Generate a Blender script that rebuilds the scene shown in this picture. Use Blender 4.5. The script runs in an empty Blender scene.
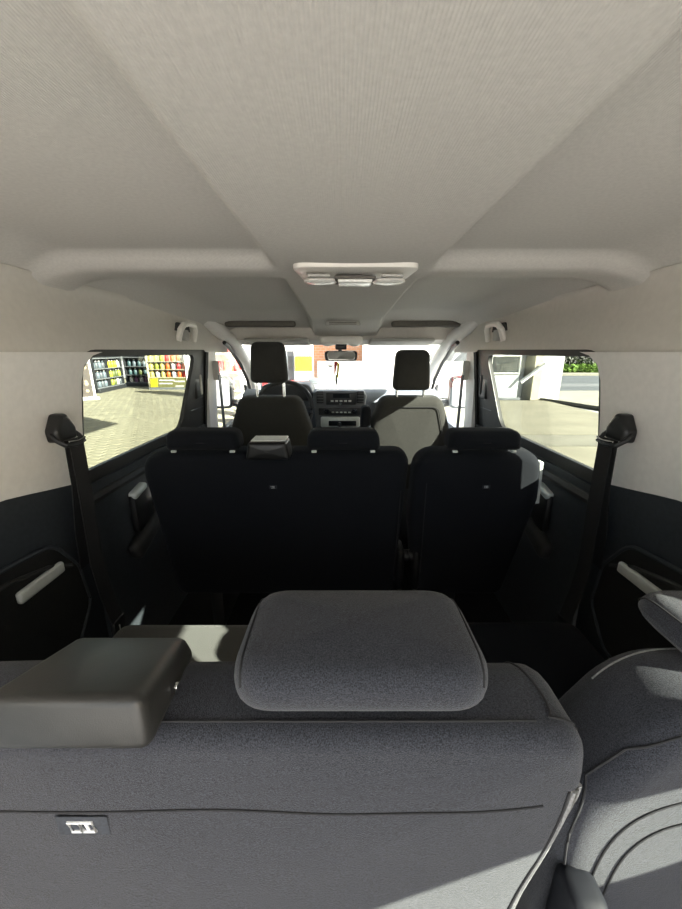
import bpy, bmesh, math, random
from mathutils import Vector, Matrix
random.seed(7)
S = bpy.context.scene
COL = S.collection
PI = math.pi

# ------------------------------------------------------------------ camera, sky, sun, exposure
cam_d = bpy.data.cameras.new('camera'); cam = bpy.data.objects.new('camera', cam_d); COL.objects.link(cam)
cam.location = (0, 0, 1.2)
PITCH = math.atan(102.5 / 360)
cam.rotation_euler = (PI / 2 - PITCH, 0, 0)
cam_d.sensor_fit = 'VERTICAL'; cam_d.sensor_height = 36.0; cam_d.lens = 360 / 909 * 36.0
cam_d.clip_start = 0.01; cam_d.clip_end = 500
S.camera = cam

w = bpy.data.worlds.new('sky'); S.world = w; w.use_nodes = True
nt = w.node_tree; nt.nodes.clear()
sky = nt.nodes.new('ShaderNodeTexSky'); sky.sky_type = 'NISHITA'; sky.sun_disc = False
SUN_DIR = Vector((1.0, -0.60, 0.62)).normalized()
sky.sun_elevation = math.asin(SUN_DIR.z); sky.sun_rotation = math.atan2(SUN_DIR.x, SUN_DIR.y)
sky.air_density = 1.0; sky.dust_density = 2.5; sky.ozone_density = 1.0
mixn = nt.nodes.new('ShaderNodeMix'); mixn.data_type = 'RGBA'; mixn.inputs[0].default_value = 0.45
mixn.inputs[7].default_value = (3.2, 3.2, 3.1, 1)       # thin bright haze over the whole sky
bg = nt.nodes.new('ShaderNodeBackground'); bg.inputs[1].default_value = 0.30
wo = nt.nodes.new('ShaderNodeOutputWorld')
nt.links.new(sky.outputs[0], mixn.inputs[6]); nt.links.new(mixn.outputs[2], bg.inputs[0]); nt.links.new(bg.outputs[0], wo.inputs[0])

sd = bpy.data.lights.new('sun', 'SUN'); sun = bpy.data.objects.new('sun', sd); COL.objects.link(sun)
sd.energy = 22.0; sd.angle = math.radians(0.55); sd.color = (1.0, 0.96, 0.88)
sun.rotation_euler = SUN_DIR.to_track_quat('Z', 'Y').to_euler()

S.view_settings.view_transform = 'Standard'; S.view_settings.look = 'None'
S.view_settings.gamma = 1.0; S.view_settings.exposure = 1.55; S.view_settings.use_curve_mapping = False
S.cycles.use_denoising = True
S.cycles.max_bounces = 10; S.cycles.diffuse_bounces = 6; S.cycles.transparent_max_bounces = 12

# ------------------------------------------------------------------ materials
MATS = {}
def mat(name, col, rough=0.6, var=0.0, vscale=30, bump=0.0, bscale=200, metal=0.0, col2=None, kind='noise', spec=0.5, sheen=0.0, stretch=(1, 1, 1), emit=None):
    m = bpy.data.materials.new(name); m.use_nodes = True
    n = m.node_tree.nodes; l = m.node_tree.links
    b = n['Principled BSDF']
    b.inputs['Base Color'].default_value = (*col, 1); b.inputs['Roughness'].default_value = rough
    b.inputs['Metallic'].default_value = metal
    b.inputs['Specular IOR Level'].default_value = spec
    if sheen: b.inputs['Sheen Weight'].default_value = sheen
    tc = n.new('ShaderNodeTexCoord'); mp = n.new('ShaderNodeMapping'); mp.inputs['Scale'].default_value = stretch
    l.new(tc.outputs['Object'], mp.inputs[0])
    if var or col2:
        t = n.new('ShaderNodeTexNoise'); t.inputs['Scale'].default_value = vscale; t.inputs['Detail'].default_value = 5
        l.new(mp.outputs[0], t.inputs['Vector'])
        r = n.new('ShaderNodeValToRGB')
        c2 = col2 or tuple(min(1, c * (1 + var)) for c in col); c1 = col if col2 else tuple(c * (1 - var) for c in col)
        r.color_ramp.elements[0].position = 0.32; r.color_ramp.elements[1].position = 0.68
        r.color_ramp.elements[0].color = (*c1, 1); r.color_ramp.elements[1].color = (*c2, 1)
        l.new(t.outputs['Fac'], r.inputs[0]); l.new(r.outputs[0], b.inputs['Base Color'])
    if bump:
        if kind == 'wave':
            t2 = n.new('ShaderNodeTexWave'); t2.bands_direction = 'X'; t2.inputs['Scale'].default_value = bscale
            t2.inputs['Distortion'].default_value = 0.6; t2.inputs['Detail'].default_value = 2
        else:
            t2 = n.new('ShaderNodeTexNoise'); t2.inputs['Scale'].default_value = bscale; t2.inputs['Detail'].default_value = 3
        l.new(mp.outputs[0], t2.inputs['Vector'])
        bp = n.new('ShaderNodeBump'); bp.inputs['Strength'].default_value = bump; bp.inputs['Distance'].default_value = 0.002
        l.new(t2.outputs['Fac'], bp.inputs['Height']); l.new(bp.outputs[0], b.inputs['Normal'])
    MATS[name] = m
    return m
def glass(name, tint, gloss=0.06):
    m = bpy.data.materials.new(name); m.use_nodes = True
    n = m.node_tree.nodes; l = m.node_tree.links
    n.remove(n['Principled BSDF'])
    t = n.new('ShaderNodeBsdfTransparent'); t.inputs[0].default_value = (*tint, 1)
    g = n.new('ShaderNodeBsdfGlossy'); g.inputs['Roughness'].default_value = 0.02
    f = n.new('ShaderNodeLayerWeight'); f.inputs[0].default_value = 0.12
    mu = n.new('ShaderNodeMath'); mu.operation = 'MULTIPLY'; mu.inputs[1].default_value = gloss * 5
    x = n.new('ShaderNodeMixShader')
    l.new(f.outputs['Fresnel'], mu.inputs[0]); l.new(mu.outputs[0], x.inputs[0])
    l.new(t.outputs[0], x.inputs[1]); l.new(g.outputs[0], x.inputs[2]); l.new(x.outputs[0], n['Material Output'].inputs[0])
    MATS[name] = m
    return m

mat('headliner', (0.58, 0.56, 0.525), 0.95, 0.05, 160, 0.26, 100, kind='wave', spec=0.1)
mat('trim_white', (0.60, 0.57, 0.52), 0.55, 0.03, 60, 0.12, 500, spec=0.35)
mat('trim_pillar', (0.7888, 0.7656, 0.7308), 0.5, 0.03, 60, 0.1, 500, spec=0.35)
mat('trim_dark', (0.0298, 0.0350, 0.0403), 0.5, 0.15, 80, 0.15, 600, spec=0.4)
mat('trim_charcoal', (0.022, 0.022, 0.021), 0.55, 0.12, 80, 0.15, 600, spec=0.4)
mat('fabric', (0.0090, 0.0102, 0.0129), 0.95, 0.35, 700, 0.5, 900, spec=0.1, sheen=0.03)
mat('fabric_worn', (0.029, 0.031, 0.039), 0.95, 0.65, 800, 0.6, 900, spec=0.15, sheen=0.15)
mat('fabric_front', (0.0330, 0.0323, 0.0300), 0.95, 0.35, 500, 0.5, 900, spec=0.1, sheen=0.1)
mat('thread', (0.016, 0.016, 0.018), 0.9, 0.2, 300)
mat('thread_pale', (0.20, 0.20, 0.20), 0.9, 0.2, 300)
mat('carpet', (0.012, 0.012, 0.012), 1.0, 0.5, 500, 0.8, 600, spec=0.05)
mat('cushion_cloth', (0.085, 0.085, 0.078), 1.0, 0.5, 600, 0.8, 600, spec=0.05, sheen=0.2)
mat('plastic_box', (0.020, 0.020, 0.019), 0.42, 0.12, 60, 0.12, 700, spec=0.5)
mat('plastic_black', (0.006, 0.006, 0.0065), 0.4, 0.1, 60, 0.1, 500)
mat('webbing', (0.006, 0.006, 0.0065), 0.75, 0.3, 300, 0.5, 400, stretch=(1, 1, 4))
mat('silver', (0.62, 0.65, 0.62), 0.42, 0.05, 60, metal=0.15)
mat('chrome', (0.75, 0.75, 0.75), 0.15, 0.03, 40, metal=1.0)
mat('lens', (0.85, 0.85, 0.80), 0.12, 0.08, 150, 0.5, 160, spec=0.8)
mat('lamp_white', (0.8288, 0.7952, 0.7392), 0.4, 0.02, 50)
mat('dash_blue', (0.10, 0.115, 0.135), 0.6, 0.1, 90, 0.15, 600)
mat('dash_dark', (0.022, 0.023, 0.026), 0.45, 0.1, 60)
mat('dash_grey', (0.11, 0.115, 0.12), 0.45, 0.06, 60)
mat('screen', (0.012, 0.016, 0.020), 0.15, 0.1, 20)
mat('mirror', (0.9, 0.9, 0.9), 0.03, 0.01, 10, metal=1.0)
mat('mark_white', (0.85, 0.86, 0.88), 0.7, 0.03, 100)
mat('latch_black', (0.010, 0.011, 0.015), 0.65, 0.1, 60, spec=0.2)
mat('moulding', (0.015, 0.0155, 0.015), 0.6, 0.12, 80, 0.15, 600, spec=0.3)
mat('patch', (0.030, 0.034, 0.043), 0.9, 0.2, 300)
mat('visor', (0.45, 0.44, 0.41), 0.8, 0.04, 80)
mat('slot', (0.12, 0.11, 0.095), 0.9, 0.1, 60)
mat('red', (0.431, 0.011, 0.011), 0.5, 0.1, 30)
mat('yellow', (0.489, 0.402, 0.011), 0.5, 0.08, 30)
mat('orange', (0.460, 0.086, 0.011), 0.5, 0.1, 30)
mat('pale_yellow', (0.414, 0.380, 0.103), 0.5, 0.1, 30)
mat('lime', (0.184, 0.218, 0.023), 0.5, 0.1, 30)
mat('olive', (0.057, 0.075, 0.017), 0.5, 0.15, 30)
mat('teal', (0.034, 0.069, 0.075), 0.45, 0.2, 30)
mat('steel_blue', (0.075, 0.098, 0.115), 0.45, 0.2, 30)
mat('grey_bottle', (0.052, 0.063, 0.069), 0.45, 0.2, 30)
mat('purple', (0.098, 0.034, 0.086), 0.5, 0.15, 30)
mat('white_plastic', (0.402, 0.402, 0.391), 0.5, 0.05, 30)
mat('shelf_dark', (0.012, 0.014, 0.016), 0.6, 0.1, 30)
mat('shelf_lip', (0.110, 0.120, 0.125), 0.5, 0.1, 30)
mat('white_paint', (0.74, 0.74, 0.70), 0.8, 0.03, 8, 0.1, 60)
mat('white_wall', (0.46, 0.455, 0.43), 0.85, 0.03, 3, 0.2, 40)
mat('wall_bluegrey', (0.196, 0.218, 0.236), 0.8, 0.05, 4, 0.1, 40)
mat('cream', (0.356, 0.333, 0.241), 0.8, 0.06, 6, 0.1, 40)
mat('door_white', (0.345, 0.374, 0.380), 0.5, 0.03, 10)
mat('pane_dark', (0.03, 0.035, 0.035), 0.15, 0.3, 3)
mat('paver', (0.1615, 0.1532, 0.1027), 0.9, 0.14, 2.2, 0.4, 60)
mat('paver_joint', (0.0576, 0.0554, 0.0360), 1.0, 0.2, 12)
mat('concrete', (0.1529, 0.1427, 0.1019), 0.9, 0.12, 1.3, 0.4, 50)
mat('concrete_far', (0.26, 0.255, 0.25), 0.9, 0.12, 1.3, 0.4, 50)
mat('concrete_b', (0.1278, 0.1223, 0.0941), 0.9, 0.15, 2.0, 0.4, 50)
mat('asphalt', (0.063, 0.071, 0.078), 0.9, 0.15, 1.0, 0.4, 60)
mat('asphalt_pale', (0.103, 0.109, 0.113), 0.9, 0.15, 0.8, 0.4, 60)
mat('kerb', (0.037, 0.037, 0.030), 0.9, 0.2, 5, 0.4, 40)
mat('pavement', (0.2002, 0.1902, 0.1502), 0.9, 0.12, 2, 0.4, 40)
mat('grass', (0.092, 0.172, 0.017), 0.9, 0.4, 8, 0.8, 30)
mat('hedge', (0.022, 0.035, 0.015), 0.9, 0.6, 6, 0.8, 20)
mat('hedge_pale', (0.172, 0.172, 0.155), 0.9, 0.5, 9, 0.8, 20)
mat('bin_grey', (0.085, 0.095, 0.100), 0.5, 0.1, 10)
mat('poster', (0.012, 0.009, 0.007), 0.6, 0.5, 14, col2=(0.04, 0.026, 0.015))
mat('poster_spot', (0.2250, 0.1800, 0.1050), 0.6, 0.4, 20)
mat('sign_olive', (0.100, 0.100, 0.035), 0.6, 0.1, 10)
mat('skin_orange', (0.50, 0.17, 0.07), 0.9, 0.15, 5)
glass('glass_tint', (0.62, 0.64, 0.61), 0.05)
glass('glass_clear', (0.93, 0.95, 0.94), 0.05)
# brick wall far ahead (a few pixels per course)
m = bpy.data.materials.new('brick'); m.use_nodes = True; n = m.node_tree.nodes; l = m.node_tree.links
bt = n.new('ShaderNodeTexBrick'); bt.inputs['Color1'].default_value = (0.55, 0.22, 0.10, 1); bt.inputs['Color2'].default_value = (0.62, 0.28, 0.13, 1)
bt.inputs['Mortar'].default_value = (0.55, 0.42, 0.33, 1); bt.inputs['Scale'].default_value = 2.2
tc = n.new('ShaderNodeTexCoord'); mp = n.new('ShaderNodeMapping'); mp.inputs['Rotation'].default_value = (PI / 2, 0, 0)
l.new(tc.outputs['Object'], mp.inputs[0]); l.new(mp.outputs[0], bt.inputs['Vector'])
l.new(bt.outputs['Color'], n['Principled BSDF'].inputs['Base Color']); MATS['brick'] = m

# ------------------------------------------------------------------ helpers
def finish(bm, angle=40):
    bmesh.ops.remove_doubles(bm, verts=bm.verts, dist=1e-6)
    bmesh.ops.recalc_face_normals(bm, faces=bm.faces)
    me = bpy.data.meshes.new('m'); bm.to_mesh(me); bm.free()
    for p in me.polygons: p.use_smooth = True
    me.set_sharp_from_angle(angle=math.radians(angle))
    return me
def obj(name, bm, material, parent=None, loc=None, rot=None, angle=40, label=None):
    me = finish(bm, angle) if isinstance(bm, bmesh.types.BMesh) else bm
    o = bpy.data.objects.new(name, me); COL.objects.link(o)
    if material and not me.materials: me.materials.append(MATS[material])
    me.name = name
    if parent: o.parent = parent
    if loc: o.location = loc
    if rot: o.rotation_euler = rot
    if label: o['label'] = label
    return o
def tag(o, label, cat, group=None, kind=None):
    o['label'] = label; o['category'] = cat
    if group: o['group'] = group
    if kind: o['kind'] = kind
    return o
def thing(name, label, cat, loc=(0, 0, 0), rot=(0, 0, 0), group=None, kind=None):
    o = bpy.data.objects.new(name, None); COL.objects.link(o); o.empty_display_size = 0.1
    o.location = loc; o.rotation_euler = rot
    return tag(o, label, cat, group, kind)
def B(): return bmesh.new()
def box(bm, c, s, bev=0.0, seg=2, rot=None, taper=None):
    t = bmesh.new(); bmesh.ops.create_cube(t, size=1)
    for v in t.verts:
        k = 1.0
        if taper and v.co.z > 0: k = taper
        v.co = Vector((v.co.x * s[0] * k, v.co.y * s[1] * (k if taper else 1), v.co.z * s[2]))
    if bev: bmesh.ops.bevel(t, geom=t.edges[:], offset=bev, segments=seg, affect='EDGES', profile=0.5)
    M = Matrix.Translation(c) @ (rot if rot else Matrix.Identity(4))
    t.transform(M); me = bpy.data.meshes.new('t'); t.to_mesh(me); t.free(); bm.from_mesh(me); bpy.data.meshes.remove(me)
    return bm
def bx(c, s, bev=0.0, seg=2, rot=None): return box(B(), c, s, bev, seg, rot)
def tube(bm, pts, r, n=8, closed=False, flat=None):
    pts = [Vector(p) for p in pts]; N = len(pts); rings = []
    up = Vector((0, 0, 1))
    for i, p in enumerate(pts):
        a = pts[(i - 1) % N] if (closed or i > 0) else p; b = pts[(i + 1) % N] if (closed or i < N - 1) else p
        t = (b - a).normalized()
        u = up.cross(t)
        if u.length < 1e-3: u = Vector((1, 0, 0)).cross(t)
        u.normalize(); v = t.cross(u)
        rr = r[i] if isinstance(r, (list, tuple)) else r
        rings.append([bm.verts.new(p + u * math.cos(2 * PI * k / n) * rr + v * math.sin(2 * PI * k / n) * rr * (flat or 1)) for k in range(n)])
    for i in range(N if closed else N - 1):
        A, C = rings[i], rings[(i + 1) % N]
        for k in range(n): bm.faces.new((A[k], A[(k + 1) % n], C[(k + 1) % n], C[k]))
    if not closed:
        bm.faces.new(rings[0]); bm.faces.new(list(reversed(rings[-1])))
    return bm
def cyl(bm, c, r, h, axis='z', n=16, r2=None):
    t = bmesh.new(); bmesh.ops.create_cone(t, cap_ends=True, segments=n, radius1=r, radius2=r if r2 is None else r2, depth=h)
    R = {'z': Matrix.Identity(4), 'y': Matrix.Rotation(PI / 2, 4, 'X'), 'x': Matrix.Rotation(PI / 2, 4, 'Y')}[axis]
    t.transform(Matrix.Translation(c) @ R); me = bpy.data.meshes.new('t'); t.to_mesh(me); t.free(); bm.from_mesh(me); bpy.data.meshes.remove(me)
    return bm
def lathe(bm, prof, n=12, c=(0, 0, 0)):
    rings = [[bm.verts.new((c[0] + r * math.cos(2 * PI * k / n), c[1] + r * math.sin(2 * PI * k / n), c[2] + z)) for k in range(n)] for r, z in prof]
    for A, C in zip(rings, rings[1:]):
        for k in range(n): bm.faces.new((A[k], A[(k + 1) % n], C[(k + 1) % n], C[k]))
    bm.faces.new(list(reversed(rings[0]))); bm.faces.new(rings[-1])
    return bm
def rpoly(pts, seg=6):
    """rounded polygon: pts = (x, z, radius), counter-clockwise"""
    out = []; N = len(pts)
    for i in range(N):
        p = Vector(pts[i][:2]); a = Vector(pts[i - 1][:2]); b = Vector(pts[(i + 1) % N][:2]); r = pts[i][2]
        if r <= 0: out.append(p); continue
        d1 = (a - p).normalized(); d2 = (b - p).normalized(); ang = d1.angle(d2); t = r / math.tan(ang / 2)
        t = min(t, 0.48 * (a - p).length, 0.48 * (b - p).length)
        q0 = p + d1 * t; q1 = p + d2 * t
        for k in range(seg + 1):
            f = k / seg; out.append((1 - f) ** 2 * q0 + 2 * f * (1 - f) * p + f * f * q1)
    return out
def dense(poly, step):
    out = []
    for i, p in enumerate(poly):
        q = poly[(i + 1) % len(poly)]; n = max(1, int((q - p).length / step))
        for k in range(n): out.append(p.lerp(q, k / n))
    return out
def slab(poly, y0, y1, r0=0.03, r1=0.03, bulge0=0.0, bulge1=0.0, seg=5, step=0.04, wrinkle=0.0):
    """cushion: outline in (x, z), thickness y0..y1, rounded rims (radius r0 at y0, r1 at y1), slightly domed faces"""
    poly = dense(poly, step); N = len(poly)
    nor = []
    for i in range(N):
        t = (poly[(i + 1) % N] - poly[i - 1]).normalized(); nor.append(Vector((t.y, -t.x)))
    cx = sum((p.x for p in poly)) / N; cz = sum((p.y for p in poly)) / N; c = Vector((cx, cz))
    bm = bmesh.new(); rings = []
    def ring(ins, y, sc=1.0):
        rings.append([bm.verts.new(((c + (p - m * ins - c) * sc).x, y, (c + (p - m * ins - c) * sc).y)) for p, m in zip(poly, nor)])
    for sc in (0.12, 0.35, 0.6, 0.8, 0.92): ring(r0, y0 - bulge0 * (1 - sc ** 2), sc)
    for k in range(seg + 1):
        a = PI / 2 * k / seg; ring(r0 * (1 - math.sin(a)), y0 + r0 * (1 - math.cos(a)))
    for k in range(seg + 1):
        a = PI / 2 * k / seg; ring(r1 * (1 - math.cos(a)), y1 - r1 * (1 - math.sin(a)))
    for sc in (0.92, 0.8, 0.6, 0.35, 0.12): ring(r1, y1 + bulge1 * (1 - sc ** 2), sc)
    for A, C in zip(rings, rings[1:]):
        for k in range(N): bm.faces.new((A[k], A[(k + 1) % N], C[(k + 1) % N], C[k]))
    bm.faces.new(list(reversed(rings[0]))); bm.faces.new(rings[-1])
    if wrinkle:
        from mathutils import noise
        for v in bm.verts:
            d = noise.noise(v.co * 7.0); v.co.y += d * wrinkle
    return bm
def extrude_poly(pts, f, back):
    """closed polygon (with holes) in (y, z), f(y, z) -> 3D point, back = offset vector for the thickness"""
    bm = bmesh.new(); edges = []
    for loop in pts:
        vs = [bm.verts.new((0, p[0], p[1])) for p in loop]
        edges += [bm.edges.new((vs[i], vs[(i + 1) % len(vs)])) for i in range(len(vs))]
    bmesh.ops.triangle_fill(bm, use_beauty=True, use_dissolve=False, edges=edges)
    for v in bm.verts: v.co = f(v.co.y, v.co.z)
    r = bmesh.ops.extrude_face_region(bm, geom=bm.faces[:])
    for v in [g for g in r['geom'] if isinstance(g, bmesh.types.BMVert)]: v.co += Vector(back)
    return bm
def profile_x(prof, x0, x1, bm=None):
    """solid whose (y, z) section runs from x0 to x1"""
    bm = bm or bmesh.new()
    A = [bm.verts.new((x0, y, z)) for y, z in prof]; C = [bm.verts.new((x1, y, z)) for y, z in prof]; N = len(prof)
    for k in range(N): bm.faces.new((A[k], A[(k + 1) % N], C[(k + 1) % N], C[k]))
    bm.faces.new(list(reversed(A))); bm.faces.new(C)
    return bm
def copy_tree(o, parent=None):
    c = o.copy(); COL.objects.link(c); c.parent = parent
    for ch in list(o.children): copy_tree(ch, c)
    return c
def V2(pts): return [Vector(p) for p in pts]

# ------------------------------------------------------------------ van shell: sides
PROF = [(-1, .80), (.78, .80), (.84, .795), (1.2, .75), (1.30, .775), (1.36, .785), (1.385, .778), (1.40, .76), (9, .76)]
def half(z):
    for (z0, x0), (z1, x1) in zip(PROF, PROF[1:]):
        if z0 <= z <= z1: return x0 + (x1 - x0) * (z - z0) / (z1 - z0)
REAR = -0.60
WIN = rpoly([(1.050, .842, .02), (1.75, .838, .09), (1.915, 1.188, .04), (1.075, 1.188, .075)], 6)     # side glass (y, z)
WIN_IN = WIN
UNSEEN_QWIN = rpoly([(-.52, .89, .02), (.06, .89, .03), (.11, 1.0, .03), (.30, 1.165, .02), (.30, 1.19, .01), (.08, 1.19, .02), (.02, 1.03, .02), (-.52, 1.15, .03)], 4)  # unseen window, outline notched to steer sunlight onto the rear seats
FRAME = rpoly([(1.040, .79, .01), (2.05, .775, .01), (2.05, 1.212, .01), (1.066, 1.207, .08)], 6)
for s, side in ((-1, 'left'), (1, 'right')):
    f = lambda y, z, s=s: Vector((s * half(z), y, z))
    out = (s * 0.045, 0, 0)
    W = thing('wall_' + side, ('left' if s < 0 else 'right') + ' side of the van cabin: pale upper trim over dark lower panel', 'wall', kind='structure')
    # pale curved roof rail between window line and headliner
    bm = B(); ys = [REAR + (2.48 - REAR) * i / 30 for i in range(31)]; zs = [1.196, 1.206, 1.25, 1.30, 1.33, 1.36, 1.375, 1.385, 1.392]
    g = [[bm.verts.new((s * (half(z) - 0.004 * (z > 1.2)), y, z)) for z in zs] for y in ys]
    for i in range(30):
        for k in range(len(zs) - 1): bm.faces.new((g[i][k], g[i + 1][k], g[i + 1][k + 1], g[i][k + 1]))
    r = bmesh.ops.extrude_face_region(bm, geom=bm.faces[:])
    for v in [q for q in r['geom'] if isinstance(q, bmesh.types.BMVert)]: v.co += Vector((s * .05, 0, .02))
    obj('roof_rail_trim', bm, 'trim_white', W)
    # pale quarter panel (rear pillar) with a quarter window hole shaped for the sun patches
    outer = V2([(REAR, .875), (.60, .875), (.72, .873), (.776, .869), (.84, .857), (.893, .846), (.96, .833), (1.03, .82)]) + V2([(1.050, .842), (1.046, .92), (1.049, 1.02), (1.058, 1.12), (1.076, 1.165), (1.115, 1.190), (1.16, 1.2), (REAR, 1.2)])
    obj('pillar_trim', extrude_poly([outer, list(reversed(UNSEEN_QWIN))], lambda y, z, s=s: Vector((s * (half(z) - .011), y, z)), out), 'trim_pillar', W)
    obj('quarter_pane', extrude_poly([UNSEEN_QWIN], lambda y, z, s=s: Vector((s * (half(z) + .02), y, z)), (s * .005, 0, 0)), 'glass_tint', W)
    # dark lower quarter panel
    low = V2([(REAR, -.05), (1.00, -.05), (1.03, .818), (.96, .831), (.893, .844), (.84, .855), (.776, .867), (.72, .871), (.60, .873), (REAR, .873)])
    obj('quarter_panel', extrude_poly([low], lambda y, z, s=s: Vector((s * (half(z) - .006), y, z)), out), 'trim_dark', W)
    # storage moulding on the quarter panel
    mo = rpoly([(.20, .36, .06), (.86, .36, .05), (.945, .46, .06), (.93, .60, .06), (.86, .705, .08), (.20, .775, .06)], 8)
    bm = extrude_poly([mo], lambda y, z, s=s: Vector((s * .772, y, z)), (s * .03, 0, 0))
    mm = obj('storage_moulding', bm, 'moulding', W)
    b2 = B(); tube(b2, [(s * .773, p.x, p.y) for p in dense(mo, .03)], .006, 6, closed=True); obj('moulding_rim', b2, 'trim_dark', mm)
    b2 = B(); tube(b2, [(s * .768, y, z) for y, z in ((.20, .70), (.55, .70), (.72, .685), (.83, .655), (.90, .615))], .006, 6); obj('crease', b2, 'trim_charcoal', mm)
    # silver grip bar
    bm = bx((0, 0, 0), (.016, .142, .032), .007, 3)
    obj('grip_bar', bm, 'silver', W, loc=(s * .764, .796, .636), label='silver grip bar')
    # sliding door panel below the window
    dp = V2([(1.02, -.05), (2.06, -.05), (2.06, .80), (1.02, .80)])
    obj('door_panel', extrude_poly([dp], lambda y, z, s=s: Vector((s * (.792 - .012 * (z > .5)), y, z)), out), 'trim_dark', W)
    pr = [(1.05, .735), (1.55, .735), (2.05, .735)]
    bm = B(); tube(bm, [(s * .788, y, .755) for y in (1.03, 1.5, 2.05)], .02, 8); obj('door_ledge', bm, 'trim_charcoal', W)
    ar = B(); box(ar, (0, 0, 0), (.05, .30, .07), .02, 3); obj('armrest', ar, 'trim_charcoal', W, loc=(s * .765, 1.32, .53), rot=(math.radians(20), 0, 0))
    pk = B(); box(pk, (0, 0, 0), (.03, .12, .16), .012, 2); ph = obj('door_pull', pk, 'plastic_black', W, loc=(s * .775, 1.29, .62))
    cp = B(); box(cp, (0, 0, 0), (.035, .09, .028), .01, 3); obj('pull_cap', cp, 'silver', ph, loc=(-s * .004, -.015, .075), rot=(math.radians(12), 0, 0), label='silver cap')
    # window
    Wn = thing('window_%d' % (1 if s < 0 else 2), 'tinted %s side window over the sliding door with dark frame' % side, 'window', kind='structure')
    obj('window_frame', extrude_poly([FRAME, list(reversed(WIN))], lambda y, z, s=s: Vector((s * (half(z) - .006), y, z)), (s * .02, 0, 0)), 'trim_charcoal', Wn)
    obj('pane', extrude_poly([dense(WIN, .2)], lambda y, z, s=s: Vector((s * (half(z) + .010), y, z)), (s * .004, 0, 0)), 'glass_tint', Wn)
    b2 = B(); tube(b2, [(s * (half(z) - .004), y, z) for y, z in [(p.x, p.y) for p in dense(WIN, .05)]], .002, 6, closed=True); obj('window_seal', b2, 'plastic_black', Wn)
    lt = B(); box(lt, (0, 0, 0), (.03, .10, .145), .012, 3); la = obj('window_latch', lt, 'plastic_black', Wn, loc=(s * .776, 1.965, 1.03))
    lb = B(); box(lb, (0, 0, 0), (.02, .028, .11), .008, 3); obj('latch_lever', lb, 'trim_charcoal' if s > 0 else 'visor', la, loc=(-s * .010, .020, 0))
    b2 = B(); tube(b2, [(s * .7805, y, .905) for y in (1.86, 1.95, 2.04)], .002, 6); obj('frame_joint', b2, 'plastic_black', Wn)
    # pillar between sliding door and front door, front door, windscreen pillar
    P = thing('trim_%d' % (1 if s < 0 else 2), 'pale %s pillar trim between sliding door and front door' % side, 'pillar', kind='structure')
    pp = V2([(2.05, -.05), (2.30, -.05), (2.27, .80), (2.20, 1.202), (2.05, 1.202)])
    obj('pillar_cover', extrude_poly([pp], lambda y, z, s=s: Vector((s * (half(z) - .012), y, z)), (s * .06, 0, 0)), 'trim_pillar', P)
    b2 = B(); tube(b2, [(s * (half(z) - .014), 2.052, z) for z in (.3, .8, 1.0, 1.2)], .010, 8); obj('door_seal', b2, 'plastic_black', P)
    D = thing('door_%d' % (1 if s < 0 else 2), '%s front door with clear window and dark lower panel' % side, 'door', kind='structure')
    obj('door_panel', extrude_poly([V2([(2.27, -.05), (3.25, -.05), (3.25, .72), (2.27, .69)])], lambda y, z, s=s: Vector((s * .79, y, z)), out), 'dash_blue', D)
    obj('pane', extrude_poly([V2([(2.27, .69), (3.25, .72), (3.05, .90), (2.75, 1.12), (2.45, 1.26), (2.20, 1.26)])], lambda y, z, s=s: Vector((s * half(z), y, z)), (s * .005, 0, 0)), 'glass_clear', D)
    b2 = B(); tube(b2, [(s * .712, 2.30, 1.255), (s * .712, 2.37, 1.235), (s * .722, 2.52, 1.185), (s * .732, 2.70, 1.11), (s * .742, 2.90, .99), (s * .748, 3.00, .90), (s * .752, 3.06, .82)], .013, 8); obj('window_seal', b2, 'plastic_black', D)
    qd = extrude_poly([V2([(2.95, .72), (3.12, .72), (3.06, .86), (2.93, .95)])], lambda y, z, s=s: Vector((s * .762, y, z)), (s * .02, 0, 0)); obj('mirror_sail', qd, 'dash_dark', D)
    A = thing('trim_%d' % (3 if s < 0 else 4), 'pale %s windscreen pillar trim' % side, 'pillar', kind='structure')
    b2 = B(); tube(b2, [(s * .80, 2.10, 1.42), (s * .765, 2.24, 1.36), (s * .70, 2.42, 1.272), (s * .690, 2.70, 1.135), (s * .705, 2.98, .97), (s * .715, 3.10, .86)], [.04, .045, .042, .035, .035, .04], 10); obj('pillar_cover', b2, 'trim_pillar', A)

# ------------------------------------------------------------------ headliner
CXO = 0.03
def sm(a, b, x):
    t = max(0, min(1, (x - a) / (b - a))); return t * t * (3 - 2 * t)
def ceil_z(x, y):
    ax = abs(x)
    z = 1.437
    if ax > .64:                                   # turn down to the side rails
        t = (ax - .64) / .145; z = 1.437 - .052 * t * t
    xc = abs(x - CXO)
    duct = 1 - sm(.192, .222, xc)                  # hanging centre duct
    rib = math.exp(-((y - 1.075) / .085) ** 6)      # cross rib
    side_front = sm(1.14, 1.3, y) * .015
    z_side = z + side_front * (1 - sm(.64, .77, ax)) - rib * .035 * (1 - .4 * sm(.68, .78, ax))
    z_c = 1.400 + .006 * (xc / .2) ** 2
    zz = z_side * (1 - duct) + min(z_side, z_c) * duct
    drop = sm(1.1, 2.1, y) * .03 + sm(2.05, 2.5, y) * .085
    return zz - drop
bm = B()
xs = sorted(set([round(-.785 + 1.57 * i / 80, 4) for i in range(81)] + [CXO + q for q in (-.225, -.215, -.205, -.195, -.185, .185, .195, .205, .215, .225)]))
ys = [REAR + (2.5 - REAR) * i / 150 for i in range(151)]
g = [[bm.verts.new((x, y, ceil_z(x, y))) for x in xs] for y in ys]
for i in range(len(ys) - 1):
    for k in range(len(xs) - 1): bm.faces.new((g[i][k], g[i][k + 1], g[i + 1][k + 1], g[i + 1][k]))
r = bmesh.ops.extrude_face_region(bm, geom=bm.faces[:])
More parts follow.
